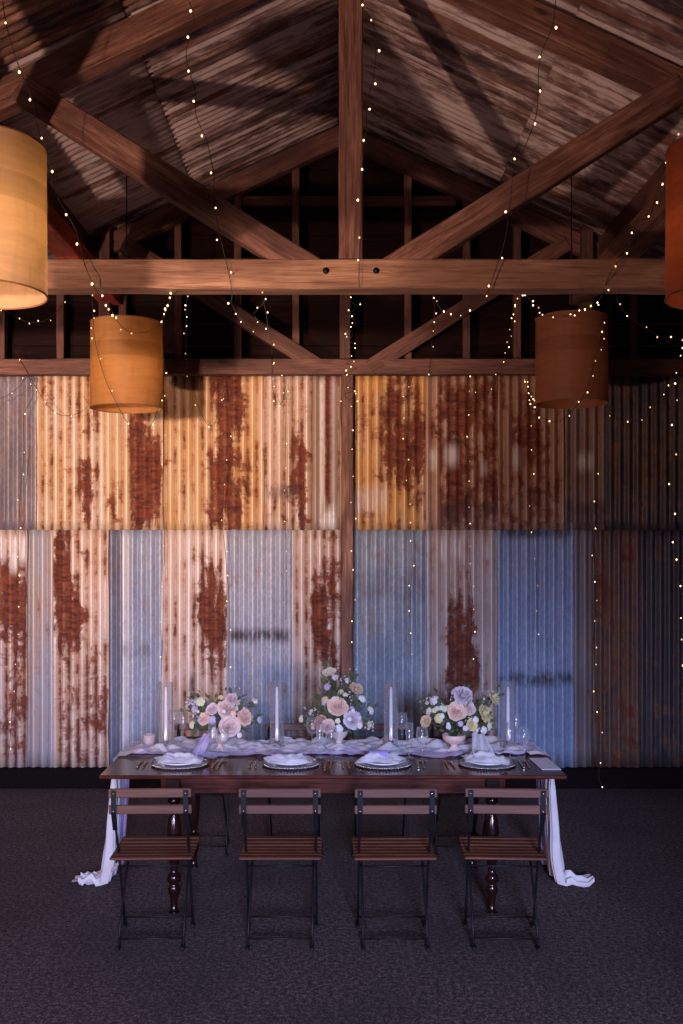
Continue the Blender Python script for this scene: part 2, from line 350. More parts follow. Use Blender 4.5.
# ------------------------------------------------------------------ roof
def roof_mat(name,pale,mid,dark,rust,k,sd):
    t=NT(name); co=t.coord()
    a=t.noise(t.mapping(co,(.55,11,.55),(sd,sd*2,0)),1.0,6,.6,.2)
    b_=t.noise(t.mapping(co,(2.2,3.2,2.2),(sd,0,3)),1.0,5,.6,.5)
    f=t.noise(t.mapping(co,(9,45,9)),1.0,5,.65)
    g=t.math('ADD',t.math('MULTIPLY',a,.62),t.math('MULTIPLY',b_,.38))
    g=t.math('MULTIPLY_ADD',t.math('SUBTRACT',f,.5),.30,g)
    g=t.math('ADD',g,k)
    col=t.ramp(g,[(.39,dark),(.47,mid),(.55,pale)])
    r=t.noise(t.mapping(co,(.8,8,.8),(sd*3,9,1)),1.0,5,.6)
    col=t.mix(t.sstep(r,.53,.63,0,.8),col,rust)
    t.bump(f,.2,.004)
    return t.set(col,.7,.1)
ceil=empty('ceiling',(0,0,0)); tag(ceil,kind='structure',label='pitched roof of weathered corrugated iron')
PALE=(.58,.47,.43); MID=(.22,.14,.12); DK=(.055,.035,.035); RS=(.20,.075,.04)
SH=.76
for s in (-1,1):
    for j in range(9):
        y0=1.75+j*SH
        for (d0,d1) in ((0,1.35),(1.27,2.45)):
            k=random.uniform(-.05,.05)
            if s<0 and j>=5 and d0>1: k=.07
            rusty=(s<0 and j<5) or (s>0 and j<5 and d0==0)
            mt=roof_mat('roof_iron',(.46,.26,.16) if rusty else PALE,(.20,.10,.06) if rusty else MID,DK,(.30,.10,.04) if rusty else RS,k,random.random()*20)
            off=.012 if d0==0 else 0
            ny=int(SH/PITCH*9)
            def fn(u,v,s=s,y0=y0,d0=d0,d1=d1,off=off):
                d=lerp(d0,d1,v); y=y0+u*(SH+.04)
                h=.011*math.cos(2*PI*y/PITCH)+off
                return (XR+s*d,y,5.645-.47*d+h)
            o=MB().grid(fn,ny+4,5).build('roof_sheet',mt,ceil); solid(o,.0015)
    # lean-to roof over the side aisle
    mt=roof_mat('aisle_roof_iron',(.42,.36,.34),MID,DK,RS,.03,s*5+9)
    def fn(u,v,s=s):
        y=2.0+u*6.55; d=2.2+v*2.3
        return (XR+s*d,y,4.50-.33*(d-2.2)+.011*math.cos(2*PI*y/PITCH))
    o=MB().grid(fn,760,3).build('roof_sheet',mt,ceil); solid(o,.0015)
cap=MB().tube([(XR,1.8,5.70),(XR,8.5,5.70)],.10,10).build('ridge_cap',plain('ridge_iron',(.2,.15,.13),.7,.3),ceil)
# floor
t=NT('dark_carpet'); co=t.coord()
n1=t.noise(co,42,4,.8); n2=t.noise(co,1.1,4,.6,.3); n3=t.noise(co,120,2,.6)
f=t.math('ADD',t.math('MULTIPLY',n1,.6),t.math('MULTIPLY',n3,.4))
col=t.ramp(f,[(.40,(.010,.006,.007)),(.50,(.054,.036,.038)),(.60,(.24,.165,.175))])
col=t.mix(t.sstep(n2,.4,.68,0,.45),col,(.02,.016,.019))
t.bump(f,.5,.01)
FLM=t.set(col,.9)
fl=MB().box((.1,3.0,-.05),(10.4,15.0,.1)).build('floor',FLM); tag(fl,kind='structure',label='dark rough floor')
# side walls and an unseen front wall added behind the camera to gate the light
SIDE=plain('side_boarding',(.05,.03,.028),.85)
for s,nm in ((-1,'left'),(1,'right')):
    m=MB(); y=-1.5
    while y<8.6: m.box((XR+s*4.55,y+.12,1.95),(.03,.235,3.9),.005); y+=.24
    o=m.build('wall_'+nm,SIDE); tag(o,kind='structure')
DX0,DX1,DH=-4.4,1.62,2.6  # header and right jamb placed to cut the incoming light
m=MB(); m.box(((DX1+4.65)/2,-1.5,2.9),(4.65-DX1,.12,5.8)); m.box(((DX0+DX1)/2,-1.5,(DH+5.8)/2),(DX1-DX0,.12,5.8-DH)); 
o=m.build('wall_front_light_gate',SIDE); tag(o,kind='structure')

# ------------------------------------------------------------------ pendant lamps
def shade_mat(name,c,tr):
    c=tuple(q*.85 for q in c)
    t=NT(name); co=t.coord(); X,Y,Z=t.sep(co)[:3]
    n=t.noise(t.mapping(co,(3,3,20)),1.5,5,.6); g=t.noise(t.mapping(co,(14,14,2)),1.5,4,.6)
    col=t.mix(t.sstep(n,.3,.7,0,.5),c,tuple(q*.68 for q in c)); col=t.mix(t.sstep(g,.5,.7,0,.35),col,tuple(q*.6 for q in c))
    band=t.math('MULTIPLY',t.sstep(Z,.335,.34),t.sstep(Z,.44,.445,1,0)); col=t.mix(t.math('MULTIPLY',band,.45),col,tuple(q*.5 for q in c))
    t.set(col,.6)
    tl=t.n.new('ShaderNodeBsdfTranslucent'); t.l.new(col,tl.inputs[0]); mx=t.n.new('ShaderNodeMixShader'); mx.inputs[0].default_value=tr
    t.l.new(t.b.outputs[0],mx.inputs[1]); t.l.new(tl.outputs[0],mx.inputs[2]); t.l.new(mx.outputs[0],t.out.inputs[0]); return t.m
def lamp(x,D,mat,label,power,zb=3.07,tilt=0,col=(1,.62,.25)):
    R,H=.255,.605
    e=empty('pendant_lamp',(x,D,zb)); tag(e,label,'pendant lamp',None)
    e.rotation_euler=(0,tilt,0)
    def fn(u,v):
        a=2*PI*u; return (R*math.cos(a)*(1-.012*v),R*math.sin(a)*(1-.012*v),H*v)
    m=MB().grid(fn,48,8); m.build('lamp_shade',mat,e)
    rim=plain(mat.name+'_rim',(.25,.11,.04),.6)
    for z in (0,H):
        mm=MB(); rr=R*(1 if z==0 else .988); mm.tube([(rr*math.cos(2*PI*k/40),rr*math.sin(2*PI*k/40),z) for k in range(41)],.004,6,False); mm.build('shade_rim',rim,e)
    # spider holding the shade
    mm=MB(); mm.tube([(-R*.98,0,H-.05),(R*.98,0,H-.05)],.004,6); mm.tube([(0,-R*.98,H-.05),(0,R*.98,H-.05)],.004,6); mm.build('shade_carrier',BLACK,e)
    MB().tube([(0,0,H-.20),(0,0,H-.02)],.022,10).build('socket',BLACK,e)
    zt=5.62-.47*abs(x-XR)-zb
    MB().tube([(0,0,H-.03),(0,0,zt)],.004,6).build('cord',BLACK,e)
    bm=MB().ball((0,0,H-.245),.045,14,10)
    BE=NT('lamp_bulb_glow'); BE.set((1,.8,.5),.3); BE.b.inputs['Emission Color'].default_value=(*col,1); BE.b.inputs['Emission Strength'].default_value=power*.8; BE.m.cycles.emission_sampling='NONE'
    bm.build('bulb',BE.m,e)
    L=bpy.data.lights.new('lamp_bulb_light','POINT'); L.energy=power; L.color=col; L.shadow_soft_size=.05
    lo=bpy.data.objects.new('lamp_bulb_light',L); COL.objects.link(lo); lo.parent=e; lo.location=(0,0,H-.33)
    return e
SH_AM=shade_mat('amber_veneer',(.86,.58,.34),.5); SH_AM2=shade_mat('orange_veneer',(.68,.32,.10),.5); SH_RD=shade_mat('brown_red_veneer',(.40,.14,.065),.35); SH_RD2=shade_mat('red_veneer',(.50,.12,.055),.4)
lamp(-1.44,4.10,SH_AM,'large pale amber drum lamp at the left edge, nearest the camera',3.2,zb=3.085)
lamp((127-333)/140,7.1,SH_AM2,'orange drum lamp hanging further back on the left, before the rusted wall',1.3,zb=3.035)
lamp((571-333)/140,7.1,SH_RD,'unlit looking reddish brown drum lamp further back on the right',.25,zb=3.07)
lamp(1.625,4.07,SH_RD2,'red drum lamp cut by the right edge with a glowing yellow inside',2)

# ------------------------------------------------------------------ table
TZ=.78; TY0,TY1=5.52,6.45; TX0,TX1=-1.302,1.298
tc=Vector((0,(TY0+TY1)/2,0)); tab=empty('dining_table',tc); tag(tab,'long dark polished dining table with turned legs, laid for a dinner','table')
MB().rbox((0,0,TZ-.011),(TX1-TX0,TY1-TY0,.022),.006).build('tabletop',WOOD_TABLE,tab)
ax=.96; ay=.37
ap=MB(); 
for s in(-1,1): ap.rbox((0,s*ay,TZ-.022-.05),(ax*2,.024,.10),.003); ap.rbox((s*ax,0,TZ-.022-.05),(.024,ay*2,.10),.003)
ap.build('apron',WOOD_TABLE,tab)
prof=[(.034,0),(.030,.004),(.022,.01),(.019,.05),(.024,.09),(.032,.11),(.036,.13),(.030,.15),(.022,.16),(.036,.17),(.041,.19),(.036,.21),(.024,.22),(.021,.24),(.027,.27),(.035,.33),(.040,.40),(.042,.46),(.036,.52),(.026,.545),(.024,.555),(.038,.565),(.042,.58),(.036,.595),(.024,.603),(.034,.61),(.040,.625),(.034,.64),(.03,.645)]
lm=MB(); lm.lathe([(.001,0)]+prof+[(.03,.655)],(0,0,0),20); lm.rbox((0,0,.70),(.075,.075,.11),.004)
lme=lm.mesh('leg',WOOD_LEG)
for sx in(-1,1):
    for sy in(-1,1):
        o=bpy.data.objects.new('leg',lme); COL.objects.link(o); o.parent=tab; o.location=(sx*.892,sy*.395,0)

# ------------------------------------------------------------------ chairs
def make_chair():
    c=empty('folding_chair'); W=.42; LX=.182
    for z0,z1,y in ((.775,.822,-.2),(.688,.735,-.185)):
        m=MB(); 
        def fn(u,v): return (0,0,0)
        m.rbox((0,y-.012,(z0+z1)/2),(W,.014,z1-z0),.004); m.build('back_slat',WOOD_CHAIR,c)
    m=MB()
    n=7
    for k in range(n):
        y=lerp(-.165,.175,k/(n-1)); m.rbox((0,y,.452+.004*abs(k-3)/3),(.42,.042,.014),.004)
    m.build('seat',WOOD_CHAIR,c)
    m=MB()
    for s in(-1,1):
        m=MB(); m.tube([(s*(LX-.004),-.17,.435),(s*(LX-.004),.18,.432)],.006,6); m.build('seat_frame',BLACK,c)
    for s in(-1,1):
        # long leg: front foot up to the backrest
        m=MB(); pts=[(s*LX,.10,.006),(s*LX,.06,.12),(s*LX,-.04,.38),(s*LX,-.10,.50),(s*LX,-.165,.62),(s*LX,-.198,.74),(s*LX,-.212,.815)]
        m.tube(pts,.0065,8)
        for (z,y,k) in ((.655,-.181,0),(.70,-.203,1),(.80,-.222,1)): pass
        vs=[(s*LX-.012,-.176,.60),(s*LX+.012,-.176,.60),(s*LX+.013,-.221,.70),(s*LX-.013,-.221,.70),(s*LX-.013,-.229,.815),(s*LX+.013,-.229,.815)]
        vs2=[(x,y+.006,z) for x,y,z in vs]
        m.add(vs+vs2,[(0,1,2,3),(3,2,5,4),(6,9,8,7),(9,10,11,8),(0,3,9,6),(3,4,10,9),(1,7,8,2),(2,8,11,5),(0,6,7,1),(4,5,11,10)])
        lg=m.build('leg',BLACK,c)
        for z,y in((.800,-.230),(.71,-.223)):
            MB().ball((s*LX,y,z),.0055,8,6).build('rivet',SILVER,lg)
        MB().rbox((s*LX,.105,.009),(.022,.045,.018),.004).build('foot_cap',BLACK,lg)
        m=MB(); x=s*(LX-.018)
        m.tube([(x,-.19,.006),(x,-.12,.13),(x,.12,.40),(x,.165,.43)],.0065,8)
        lg=m.build('leg',BLACK,c)
        MB().rbox((s*(LX-.018),-.198,.009),(.022,.05,.018),.004).build('foot_cap',BLACK,lg)
    a=LX-.018
    for pts in ([(-a,-.185,.05),(a,-.185,.05)],[(-LX,.09,.06),(LX,.09,.06)],[(-LX,-.045,.375),(LX,-.045,.375)],[(-a,.135,.41),(a,.135,.41)]):
        MB().tube(pts,.0055,8).build('stretcher',BLACK,c)
    return c
ch0=make_chair()
spots=[(-.934,5.26,.03,'near-side folding chair in front of the pale drape at the left table end','folding chairs on the near side of the table'),
 (-.270,5.26,0.0,'near-side folding chair, second from the left, with its back to the camera','folding chairs on the near side of the table'),
 (.316,5.255,.015,'near-side folding chair, third from the left, set just right of the table middle','folding chairs on the near side of the table'),
 (.890,5.26,-.045,'near-side folding chair next to the lavender and white drape at the right table end','folding chairs on the near side of the table'),
 (-.89,6.70,PI,'far-side folding chair behind the left arrangement, legs seen under the table left','folding chairs on the far side of the table'),
 (-.257,6.70,PI+.02,'far-side folding chair behind the left side of the middle arrangement','folding chairs on the far side of the table'),
 (.315,6.70,PI-.02,'far-side folding chair behind the tall glass right of the middle arrangement','folding chairs on the far side of the table'),
 (.87,6.70,PI,'far-side folding chair behind the yellow and peach arrangement','folding chairs on the far side of the table')]
for i,(x,y,r,lb,g) in enumerate(spots):
    c=ch0 if i==0 else copy_tree(ch0)
    c.location=(x,y,0); c.rotation_euler=(0,0,r); tag(c,lb,'chair',g)

# ------------------------------------------------------------------ cloths
def cloth_mat(name,c0,c1,alpha=.12):
    t=NT(name); co=t.coord(); n=t.noise(t.mapping(co,(3,3,3)),2.5,4,.6); w=t.noise(co,160,2,.5)
    col=t.mix(t.sstep(n,.35,.65),c0,c1); t.bump(w,.2,.002); t.set(col,.85,0,Sheen_Weight=.3)
    tl=t.n.new('ShaderNodeBsdfTranslucent'); t.l.new(col,tl.inputs[0]); mx=t.n.new('ShaderNodeMixShader'); mx.inputs[0].default_value=.25
    t.l.new(t.b.outputs[0],mx.inputs[1]); t.l.new(tl.outputs[0],mx.inputs[2])
    tp=t.n.new('ShaderNodeBsdfTransparent'); m2=t.n.new('ShaderNodeMixShader'); m2.inputs[0].default_value=alpha
    t.l.new(mx.outputs[0],m2.inputs[1]); t.l.new(tp.outputs[0],m2.inputs[2]); t.l.new(m2.outputs[0],t.out.inputs[0]); return t.m
CL_W=cloth_mat('white_gauze',(.82,.74,.76),(.90,.86,.88)); CL_L=cloth_mat('lavender_gauze',(.55,.42,.72),(.70,.60,.82)); CL_P=cloth_mat('peach_gauze',(.74,.52,.46),(.80,.62,.56))
CL_G=cloth_mat('grey_gauze',(.66,.64,.70),(.80,.78,.84),.2)
NAP=cloth_mat('napkin_linen',(.82,.81,.88),(.90,.89,.94),0.0); NAPV=cloth_mat('violet_linen',(.36,.28,.66),(.44,.36,.74),0.0)
def smooth(t): t=max(0,min(1,t)); return t*t*(3-2*t)
def runner(name,label,mat,ya,yb,dropL,dropR,poolL,poolR,zoff,sd,amp,xl=0,xr=0):
    # path along the table, down both ends and out over the floor
    top=TZ+.004+zoff; xL=TX0-.006-zoff*.5-xl; xR=TX1+.006+zoff*.5+xr
    path=[]
    if dropL is not None:
        path+= [(xL-poolL*(1-k/6),.012,'p') for k in range(6)] + [(xL,lerp(.03,top-.02,k/26),'d') for k in range(27)]
    NT_=150; x_s=xL+.012; x_e=xR-.012
    path+= [(lerp(x_s,x_e,k/NT_),top,'t') for k in range(NT_+1)]
    if dropR is not None:
        path+= [(xR,lerp(top-.02,.03,k/26),'D') for k in range(27)] + [(xR+poolR*((k+1)/6),.012,'P') for k in range(6)]
    nv=46
    vs=[]
    for (x,z,k) in path:
        for j in range(nv+1):
            v=j/nv
            a,b=ya,yb
            if k in 'dp': a,b=dropL
            if k in 'DP': a,b=dropR
            if k=='t':
                uu=(x-x_s)/(x_e-x_s)
                a=ya+.035*math.sin(x*5.1+sd)+.02*math.sin(x*13+sd*2); b=yb+.02*math.sin(x*4+sd)
                if dropL is not None: w=smooth(1-uu*9); a=lerp(a,dropL[0],w); b=lerp(b,dropL[1],w)
                if dropR is not None: w=smooth(1-(1-uu)*9); a=lerp(a,dropR[0],w); b=lerp(b,dropR[1],w)
            y=lerp(a,b,v)
            fold=math.sin(v*26+sd+2*noise.noise(Vector((v*3,z*1.2,sd))))
            if k=='t':
                h=(noise.noise(Vector((x*7+sd,y*10+x*3,sd)))+.7*noise.noise(Vector((x*19+y*8,y*24,sd+3)))); h2=abs(noise.noise(Vector((x*7,y*13+x*3,sd+8))))
                edge=min(1,(x-x_s)/.08,(x_e-x)/.08)
                vs.append((x+.01*h,y,z+max(0,amp*(h*.6+h2*.9))*max(0,edge)))
            elif k in 'dD':
                s_=-1 if k=='d' else 1
                q=(top-z)/top
                spread=1+.35*q*q
                y2=(a+b)/2+(y-(a+b)/2)*spread*(1-.12*math.sin(q*PI))
                vs.append((x+s_*(.012+.034*fold*min(1,q*4)*(.4+.6*q)+.06*q*q+.03*q*noise.noise(Vector((v*4,z*3,sd)))),y2,z))
            else:
                s_=-1 if k=='p' else 1
                base=xL if k=='p' else xR
                q=abs(x-base)
                h=abs(noise.noise(Vector((x*14,y*16,sd))))*.10+.045*max(0,fold)*(1-q/.4)
                vs.append((x+s_*.06,(a+b)/2+(y-(a+b)/2)*(1.15-q*1.6)-.15*q,.006+h))
    fs=[]; n=nv+1
    for i in range(len(path)-1):
        for j in range(nv): fs.append((i*n+j,i*n+j+1,(i+1)*n+j+1,(i+1)*n+j))
    o=MB().add(vs,fs,True).build(name,mat); tag(o,label,'table runner'); return o
runner('table_runner','lavender gauze runner crumpled along the table with a tail hanging at each end',CL_L,6.02,6.24,(6.10,6.46),(6.10,6.45),.03,.05,0,1.3,.034)
runner('table_runner','white gauze runner over the lavender one, its tails pooling on the floor',CL_W,6.08,6.43,(5.99,6.13),(5.98,6.12),.16,.20,.006,5.7,.046)
runner('table_runner','greyish gauze runner bunched up around the vases on the table',CL_G,6.10,6.36,None,None,0,0,.012,9.1,.060,xl=-.5,xr=-.35)
# peach end of cloth lying on the floor at the left
def fn(u,v):
    x=lerp(-1.58,-1.30,u); y=lerp(5.98,6.12,v)+.04*(1-u)
    return (x,y,.01+.11*u*u+.02*math.sin(v*11+u*3)*(.3+u)+.012)
pc=MB().grid(fn,20,14).build('gauze_scrap',CL_P); tag(pc,'peach coloured cloth tail lying on the floor at the left table end','cloth')

# ------------------------------------------------------------------ tableware
def pos(px,py,z=TZ):
    s=(py-548)/(CZ-z); D=F/s; return Vector(((px-333)/F*D,D,z))
ZP=TZ+.001
PX=[(181,-.888,'leftmost','at the left table end'),(291,-.244,'second','left of the middle arrangement'),(383,.292,'third','right of the middle arrangement'),(487,.895,'rightmost','at the right table end')]
def charger():
    e=empty('charger_plate')
    m=MB(); m.lathe([(.001,.004),(.10,.004),(.12,.007),(.158,.012),(.160,.009),(.12,.002),(.10,.0),(.001,0)],n=40); m.build('plate_body',GLASSY,e)
    m=MB()
    for k in range(56):
        a=2*PI*k/56; m.ball((.161*math.cos(a),.161*math.sin(a),.011),.0068,6,4)
    m.build('beaded_rim',SILVER,e); return e
GLASSY=plain('charger_glass',(.45,.43,.5),.1,.2)
def dinner_plate():
    return MB().lathe([(.001,.006),(.09,.006),(.10,.010),(.133,.020),(.136,.018),(.10,.004),(.085,0),(.001,0)],n=40)
def napkin(sd):
    def fn(u,v):
        x=lerp(-.13,.12,u); y=lerp(-.10,.085,v)
        x+=.02*math.sin(v*4+sd); h=.016+.020*max(0,noise.noise(Vector((u*3,v*5,sd))))+.016*math.exp(-((v-.45-.1*math.sin(u*5+sd))*6)**2)
        edge=min(u,1-u,v,1-v); h*=.5+.5*smooth(edge*8)
        return (x,y+.02*math.sin(u*5+sd),h)
    m=MB().grid(fn,26,22)
    def fn2(u,v):
        q=fn(.12+.7*u,.1+.75*v); return (q[0]+.015,q[1]-.004,q[2]+.007+.008*abs(math.sin(u*9+sd*2+v*2)))
    m.grid(fn2,22,18); return m
def knife():
    m=MB(); m.rbox((0,-.055,.006),(.013,.09,.006),.002); m.add([(-.007,-.01,.004),(.007,-.01,.004),(.008,.06,.004),(.002,.105,.004),(-.006,.09,.004),(-.007,-.01,.007),(.007,-.01,.007),(.008,.06,.006),(.002,.105,.006),(-.006,.09,.006)],[(0,4,3,2,1),(5,6,7,8,9),(0,1,6,5),(1,2,7,6),(2,3,8,7),(3,4,9,8),(4,0,5,9)]); return m
def fork():
    m=MB(); m.tube([(0,-.10,.005),(0,-.03,.006),(0,.03,.008),(0,.045,.006)],[.006,.005,.0035,.006],8); m.rbox((0,.052,.006),(.022,.016,.003),.001)
    for k in range(4): m.tube([((k-1.5)*.006,.056,.006),((k-1.5)*.006,.10,.007)],.0017,5)
    return m
def spoon():
    m=MB(); m.tube([(0,-.10,.005),(0,-.03,.006),(0,.05,.007)],[.006,.005,.0035],8); m.ball((0,.075,.008),.019,12,8,.25); return m
def wineglass(h=.20,r=.036):
    m=MB(); m.lathe([(.001,.003),(.030,.002),(.034,.001),(.034,.0025),(.006,.006),(.0035,.02),(.0035,h*.44),(.008,h*.47),(r*.7,h*.54),(r,h*.68),(r*.98,h*.8),(r*.82,h),(r*.79,h),(r*.95,h*.8),(r*.96,h*.68),(r*.66,h*.55),(.001,h*.49)],n=24); return m
def flute(h=.21,r=.024):
    m=MB(); m.lathe([(.001,.003),(.026,.002),(.028,.001),(.028,.0025),(.005,.006),(.0032,.02),(.0032,h*.32),(.008,h*.37),(r*.8,h*.5),(r,h*.7),(r*.9,h),(r*.87,h),(r*.95,h*.7),(r*.72,h*.5),(.001,h*.4)],n=24); return m
cg0=charger(); dp0=dinner_plate().mesh('dinner_plate',CHINA); kn0=knife().mesh('knife',GOLD); fk0=fork().mesh('fork',GOLD); sp0=spoon().mesh('spoon',GOLD)
wg0=wineglass().mesh('wine_glass',TGLASS); fl0=flute().mesh('champagne_flute',TGLASS)
def inst(name,me,loc,rz,label,cat,group=None):
    o=bpy.data.objects.new(name,me); COL.objects.link(o); o.location=loc; o.rotation_euler=(0,0,rz); tag(o,label,cat,group); return o
YP=5.79
for i,(px,x,w,wh) in enumerate(PX):
    c=cg0 if i==0 else copy_tree(cg0); c.location=(x,YP,ZP); c.rotation_euler=(0,0,i*.7); tag(c,'beaded charger plate under the %s place setting, %s'%(w,wh),'charger plate','charger plates')
    inst('dinner_plate',dp0,(x,YP,ZP+.0125),0,'white dinner plate on the %s charger, %s'%(w,wh),'plate','dinner plates')
    n=napkin(i*2.3).build('napkin',NAP); n.location=(x-.01,YP-.01,ZP+.021); n.rotation_euler=(0,0,.15-.12*i); tag(n,'folded pale lilac napkin on the %s dinner plate, %s'%(w,wh),'napkin','napkins on the plates')
    inst('fork',fk0,(x-.205,YP,ZP),.06,'bronze fork just left of the %s charger, the inner of two'%w,'fork','forks')
    inst('fork',fk0,(x-.238,YP+.01,ZP),.04,'bronze fork left of the %s charger, the outer of two'%w,'fork','forks')
    inst('knife',kn0,(x+.20,YP,ZP),-.04,'bronze knife right of the %s charger, next to the plate'%w,'knife','knives')
    inst('spoon',sp0,(x+.232,YP,ZP),-.03,'bronze spoon right of the %s charger, outside the knife'%w,'spoon','spoons')
    g=inst('wine_glass',wg0,(x+.235,YP+.10,ZP),0,'wine glass behind the knife of the %s place setting'%w,'wine glass','wine glasses')
    g=inst('champagne_flute',fl0,(x+.165,YP+.17,ZP+.004),0,'narrow champagne flute behind the %s plate'%w,'champagne flute','champagne flutes')
# rolled violet napkin on plate 3
def fn(u,v):
    a=v*2*PI; r=.016+.008*abs(u-.5); return (lerp(-.06,.05,u),r*1.3*math.cos(a)+.01*math.sin(u*4),.024+r*math.sin(a))
o=MB().grid(fn,14,14).build('rolled_napkin',NAPV); o.location=(.265,YP-.02,ZP+.044); o.rotation_euler=(0,0,.1); tag(o,'small violet rolled cloth lying on the third napkin','cloth')
for k,(px,py) in enumerate(((174,744),(183,746),(312,753),(320,755),(402,748),(516,748))):
    me,nm,ct=((wg0,'wine_glass','wine glass'),(fl0,'champagne_flute','champagne flute'))[k%2]
    wh=['behind the left candle','beside the left arrangement','left of the middle arrangement, its back row','close to the middle urn on its left','right of the third candle','right of the rightmost candle'][k]
    p=pos(px,py); inst(nm,me,(p.x,p.y,ZP+.02),0,'%s standing on the cloth %s'%(ct,wh),ct)
# menu card, votive
m=MB(); m.add([(-.055,-.15,.002),(.055,-.15,.002),(.05,.15,.002),(-.06,.15,.002),(-.055,-.15,.004),(.055,-.15,.004),(.05,.15,.006),(-.06,.15,.006)],[(0,3,2,1),(4,5,6,7),(0,1,5,4),(1,2,6,5),(2,3,7,6),(3,0,4,7)])
o=m.build('menu_card',PAPER,loc=(1.235,5.80,ZP)); o.rotation_euler=(0,0,.03); tag(o,'long blank white card lying at the right table corner','card')
m=MB(); m.lathe([(.001,.004),(.033,.004),(.036,.065),(.039,.065),(.037,0),(.001,0)],n=24); o=m.build('votive_glass',PINKGLASS,loc=pos(149,748)+Vector((0,0,.02))); tag(o,'pink glass votive holder on the runner at the left table end','votive')
# candles
def candle(px,lbl,first=None):
    D=6.20; x=(px-333)/F*D; z=TZ+.022
    cs=empty('hurricane_glass',(x,D,z)); tag(cs,'tall clear glass cylinder around the candle %s'%lbl,'glass cylinder','hurricane glasses')
    m=MB(); R=.044; H=.405; m.lathe([(R,0),(R,H),(R-.003,H),(R-.003,.004),(.001,.004)],n=32); m.build('glass_wall',TGLASS,cs); m=MB(); m.lathe([(.001,0),(.052,0),(.052,.006),(.001,.006)],n=32); m.build('glass_base',TGLASS,cs)
    c=empty('taper_candle',(x,D,z+.006)); tag(c,'pale taper candle inside the glass cylinder %s'%lbl,'candle','taper candles')
    m=MB(); m.lathe([(.001,0),(.0125,0),(.012,.12),(.0095,.345),(.006,.365),(.001,.37)],n=16); m.build('wax',WAX,c)
    MB().tube([(0,0,.366),(.001,0,.382)],.0012,5).build('wick',BLACK,c)
    m=MB(); m.lathe([(.001,0),(.030,0),(.032,.006),(.016,.014),(.017,.035),(.0135,.036),(.013,.012),(.001,.011)],n=20); m.build('candle_holder',GLASS.m,c)
for px,l in ((166,'at the left table end'),(277,'between the left and the middle arrangement'),(391,'between the middle and the right arrangement'),(508,'at the right table end')): candle(px,l)

# ------------------------------------------------------------------ flowers
def petal(m,phi,w,prof,curl,sd,M,ruf=0,nu=6,nv=5):
    def fn(u,v):
        q=(u-.5)*2
        k=v*(len(prof)-1); i=min(int(k),len(prof)-2); f=k-i
        r=lerp(prof[i][0],prof[i+1][0],f); z=lerp(prof[i][1],prof[i+1][1],f)
        ww=w*math.sin(PI*(.12+.72*v))**.7
        a=phi+q*ww
        r+= ruf*math.sin(q*11+sd*7)*v*v; z+= -curl*q*q*v+ruf*math.cos(q*13+sd*5)*v*v
        return M@Vector((r*math.cos(a),r*math.sin(a),z))
    m.grid(fn,nu,nv)
def frame(d):
    d=Vector(d).normalized(); q=d.to_track_quat('Z','Y'); return q.to_matrix().to_4x4()
def rose_mesh(R,sd):
    m=MB(); rnd=random.Random(sd); I=Matrix.Identity(4)
    for k,(n,r,h,fl) in enumerate(((3,.20,.62,.7),(4,.36,.66,.85),(5,.55,.62,1.0),(6,.78,.48,1.2),(7,.95,.25,1.25))):
        for j in range(n):
            ph=2*PI*j/n+k*1.3+rnd.uniform(-.2,.2)
            rr=r*rnd.uniform(.92,1.08)
            prof=[(.04*R,-.25*R),(rr*R*.85,-.12*R),(rr*R*1.02,h*R*.45),(rr*R*fl*.98,h*R),(rr*R*fl*1.08,h*R*.94)]
            petal(m,ph,2.3*PI/n*.62,prof,.16*R,rnd.random(),I)
    return m
def ruffle_mesh(R,sd):
    m=MB(); rnd=random.Random(sd); I=Matrix.Identity(4)
    for k,(n,r,h) in enumerate(((6,.22,.75),(9,.45,.70),(11,.68,.52),(12,.88,.28),(12,1.0,.05))):
        for j in range(n):
            ph=2*PI*j/n+k*.7+rnd.uniform(-.2,.2); rr=r*rnd.uniform(.85,1.12)
            prof=[(.05*R,-.3*R),(rr*R*.5,-.05*R),(rr*R*.85,h*R*.6),(rr*R*1.05,h*R*rnd.uniform(.85,1.15))]
            petal(m,ph,1.5*PI/n,prof,.05*R,rnd.random(),I,ruf=.055*R,nu=8,nv=4)
    return m
def blossom_mesh(R,sd):
    m=MB(); rnd=random.Random(sd)
    for b in range(5):
        a=b*2.4+rnd.random(); d=Vector((math.cos(a)*.5,math.sin(a)*.5,1)) if b else Vector((0,0,1))
        M=Matrix.Translation(d.normalized()*R*.55)@frame(d)
        r=R*.55
        for j in range(5):
            petal(m,2*PI*j/5+b,.62,[(.03*r,0),(.45*r,.12*r),(.85*r,.28*r),(1.02*r,.18*r)],.1*r,rnd.random(),M,nu=4,nv=3)
        m.add([],[]) ; m.ball(M@Vector((0,0,.1*r)),.16*r,6,4)
    return m
def leaf(m,p,d,L,w,rnd):
    d=Vector(d).normalized(); sde=d.cross(Vector((rnd.uniform(-1,1),rnd.uniform(-1,1),rnd.uniform(-.3,1)))).normalized(); nrm=sde.cross(d)
    def fn(u,v):
        q=(u-.5)*2; ww=w*math.sin(PI*min(1,.04+v*.96))**.8
        return p+d*(L*v)+sde*(q*ww)+nrm*(.25*abs(q)*ww-L*.35*v*v)
    m.grid(fn,2,5)
PAL={'blush':(.90,.70,.64),'pink':(.84,.66,.68),'peach':(.95,.68,.54),'coral':(.80,.40,.28),'cream':(.92,.86,.64),'lime':(.80,.82,.56),'lilac':(.66,.56,.74),'lilacw':(.84,.74,.80),'white':(.92,.90,.88),'yellow':(.92,.80,.40),'apricot':(.86,.64,.40)}
PM={k:cloth_mat('petal_'+k,v,tuple(q*.86 for q in v),0) for k,v in PAL.items()}
